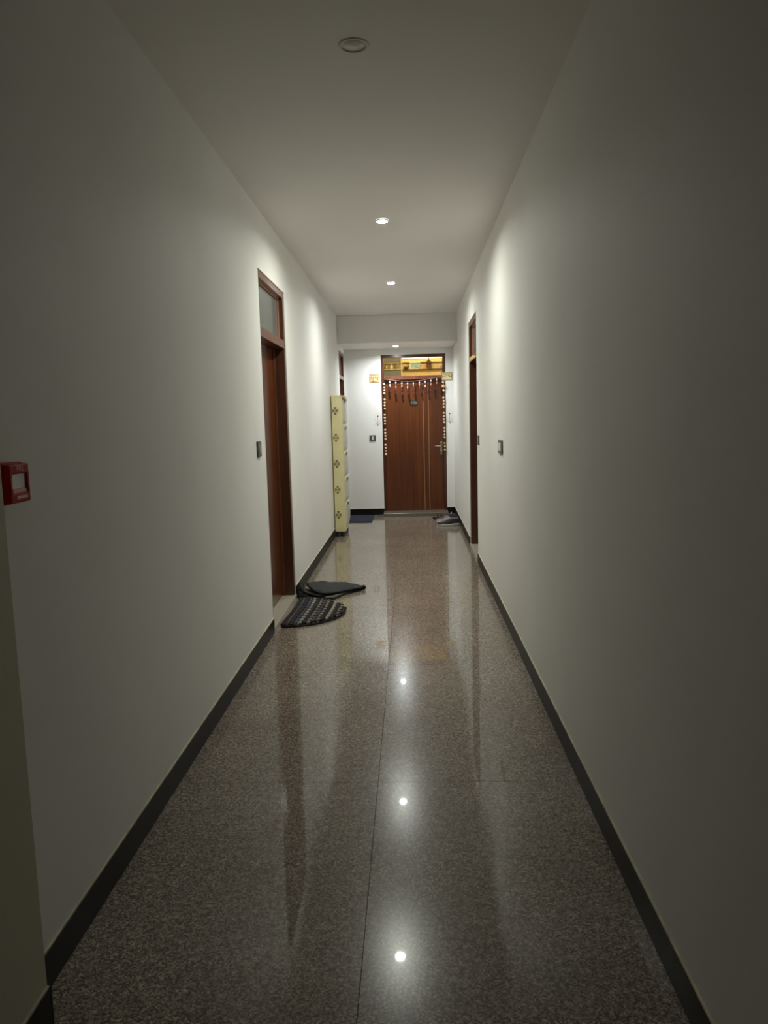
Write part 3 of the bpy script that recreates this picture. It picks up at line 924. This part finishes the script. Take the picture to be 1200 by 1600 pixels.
shoe((0.590, 9.945, 0.0), PI + 0.03, 0.270, 'dark maroon sneaker half hidden behind the grey and white one', 'shoe_grey', 'shoe_red', 'shoe_black', 'shoe_grey', hgt=1.05)
shoe((0.540, 10.22, 0.0), PI + 0.10, 0.265, 'black open sandal with pale strap at the door threshold', 'shoe_black', 'shoe_black', 'shoe_black', 'shoe_grey', low=True)

# ------------------------------------------------------------------ cards on both sides of the door head
def card(x0, x1, z0, z1, y, body, txt, ink, label):
    o = empty('festive_card', ((x0 + x1) / 2, y, z0))
    tag(o, label, 'card', 'festive cards beside the end door')
    MB().box(x0, x1, y - 0.003, y, z0, z1).build('card_border', 'card_border', o)
    e = 0.009
    MB().box(x0 + e, x1 - e, y - 0.0042, y - 0.003, z0 + e, z1 - e).build('card_face', body, o)
    text_part(txt, 0.088, ink, o, ((x0 + x1) / 2, y - 0.0046, (z0 + z1) / 2 - 0.004), (PI / 2, 0, 0))
    for k in range(2):
        zz = z0 + 0.017 + k * (z1 - z0 - 0.034)
        MB().box(x0 + 0.02, x1 - 0.02, y - 0.0047, y - 0.0042, zz - 0.003, zz + 0.003).build('printed_line', 'card_border' if k else 'ink_brown', o)
card(-0.580, -0.438, 1.912, 2.032, YE, 'card_yellow', '\u0936\u0941\u092d', 'ink_red', 'small yellow festive card with red script left of the end door head')
card(0.455, 0.607, 1.916, 2.034, YE, 'card_cream', '\u0932\u093e\u092d', 'ink_brown', 'small cream festive card with brown script overlapping the right door frame')

# ------------------------------------------------------------------ drawn motifs on the wall
def drawing(x, z, flip, label):
    o = empty('wall_drawing', (x, YE, z - 0.08))
    tag(o, label, 'wall decoration', 'drawn motifs beside the end door')
    y = YE - 0.0006
    MB().lathe([(0.0001, -0.0006), (0.0095, -0.0006), (0.0095, 0.0006)], (x, y, z + 0.055), 14, 'y').build('ink_dot', 'ink_black', o)
    MB().tube([(x, y, z + 0.050), (x + flip * 0.003, y, z), (x - flip * 0.002, y, z - 0.05), (x, y, z - 0.088)], 0.0016, 6).build('ink_stem', 'ink_black', o)
    for s, dz in ((1, -0.052), (-1, -0.052), (1, -0.072), (-1, -0.066)):
        MB().tube([(x, y, z + dz - 0.015), (x + s * 0.013, y, z + dz - 0.004), (x + s * 0.022, y, z + dz + 0.012)], 0.0016, 6).build('ink_branch', 'ink_red' if dz < -0.06 else 'ink_black', o)
    MB().tube([(x + 0.036 * math.cos(a), y, z + 0.052 + 0.042 * math.sin(a)) for a in [math.radians(-20 + 220 * k / 16) for k in range(17)]], 0.0014, 6).build('ink_arc', 'ink_pink', o)
    for s in (1, -1):
        MB().tube([(x + s * 0.036, y, z + 0.035), (x + s * 0.046, y, z + 0.005), (x + s * 0.022, y, z - 0.012), (x + s * 0.032, y, z - 0.040), (x + s * 0.040, y, z - 0.075)], 0.0018, 6).build('ink_curl', 'ink_pink', o)
drawing(-0.474, 1.380, 1, 'faint red and black drawn motif on the wall left of the end door')
drawing(0.562, 1.392, -1, 'faint red and black drawn motif on the wall right of the end door')

# ------------------------------------------------------------------ flower strings down both door jambs
fm = MB()
for k in range(7):
    a = 2 * PI * k / 7
    c, s = math.cos(a), math.sin(a)
    fm.add([(0, -0.006, 0), (0.011 * math.cos(a - .38), -0.010, 0.011 * math.sin(a - .38)), (0.0205 * c, -0.004, 0.0175 * s), (0.011 * math.cos(a + .38), -0.010, 0.011 * math.sin(a + .38)), (0.010 * c, 0.004, 0.010 * s)],
           [(0, 1, 2), (0, 2, 3), (1, 4, 2), (2, 4, 3)])
fm.lathe([(0.0001, -0.016), (0.009, -0.014), (0.012, -0.007), (0.0001, 0.002)], (0, 0, 0), 8, 'y')
flower_me = fm.mesh('flower', fix=False)
flower_me.materials.append(MAT['flower_cream'])
flower_me2 = flower_me.copy()
flower_me2.materials.clear()
flower_me2.materials.append(MAT['flower_yellow'])
def garland(xt, xb, zs, label, yellow=()):
    yg = YE - 0.006
    top, bot = max(zs) + 0.05, min(zs) - 0.03
    xa = lambda z: xb + (xt - xb) * (z - bot) / (top - bot)
    o = empty('flower_string', (xb, yg, bot))
    tag(o, label, 'garland', 'flower strings on the end door jambs')
    MB().tube([(xt, yg, top), (xb, yg, bot)], 0.0022, 6).build('cord', 'cord_dark', o)
    for i, z in enumerate(zs):
        sc = 1.12 + 0.12 * random.uniform(-1, 1)
        inst(flower_me2 if i in yellow else flower_me, 'flower', o, (xa(z) + random.uniform(-.003, .003), yg - 0.003, z), (0, random.uniform(0, 1), 0), (sc * (1.5 if i == 1 and yellow else 1),) * 3)
zl = [1.886 - g * 0.2175 - k * 0.0435 for g in range(5) for k in range(4)]
garland(-0.372, -0.372, zl, 'string of cream flowers hanging down the left jamb of the end door')
zr = [1.890, 1.838, 1.775] + [1.672 - g * 0.2175 - k * 0.0440 for g in range(3) for k in range(4)] + [1.02, 0.975, 0.930]
garland(0.474, 0.486, zr, 'string of cream flowers hanging down the right jamb of the end door', yellow=(1, 15, 16, 17))

# ------------------------------------------------------------------ toran across the door head
yt = YE - 0.004
o = empty('door_toran', (0.04, yt, 1.70))
tag(o, 'beaded hanging string with maroon tassels across the top of the end door', 'garland')
def tz(x):
    s = (x + 0.40) / 0.85
    return 1.962 + 0.016 * s - 0.052 * math.sin(PI * min(max(s, 0), 1)) ** 1.2
MB().tube([(x, yt, tz(x)) for x in [-0.395 + 0.84 * k / 24 for k in range(25)]], 0.0026, 6).build('cord', 'cord_pink', o)
for i, x in enumerate((-0.290, -0.205, -0.118, -0.035, 0.048, 0.135, 0.218, 0.300, 0.382)):
    z = tz(x) - 0.002
    ln = (0.19, 0.215, 0.215, 0.205, 0.21, 0.205, 0.20, 0.205, 0.195)[i]
    s = MB().tube([(x, yt, z), (x, yt, z - ln * 0.55)], 0.0022, 6).build('strand', 'bead_orange' if i == 5 else 'cord_pink', o)
    MB().lathe([(0.0001, 0.016), (0.009, 0.009), (0.011, 0.0), (0.008, -0.011), (0.0001, -0.018)], (x, yt, z - 0.030), 10).build('bead', 'bead_white', s)
    zo = z - (0.075, 0.090, 0.070, 0.080, 0.055, 0.06, 0.09, 0.085, 0.08)[i]
    MB().lathe([(0.0001, 0.020), (0.008, 0.010), (0.010, 0.0), (0.006, -0.013), (0.0001, -0.022)], (x, yt, zo), 10).build('bead', 'bead_orange' if i % 3 else 'bead_white', s)
    for q, zz in enumerate((z - ln * 0.58, z - ln * 0.82)):
        MB().lathe([(0.0001, 0.030), (0.007, 0.022), (0.014, -0.004), (0.010, -0.016), (0.013, -0.026), (0.0001, -0.028)], (x + (0.004 if q else -0.002), yt + 0.002, zz), 10).build('tassel', 'tassel_maroon', s)
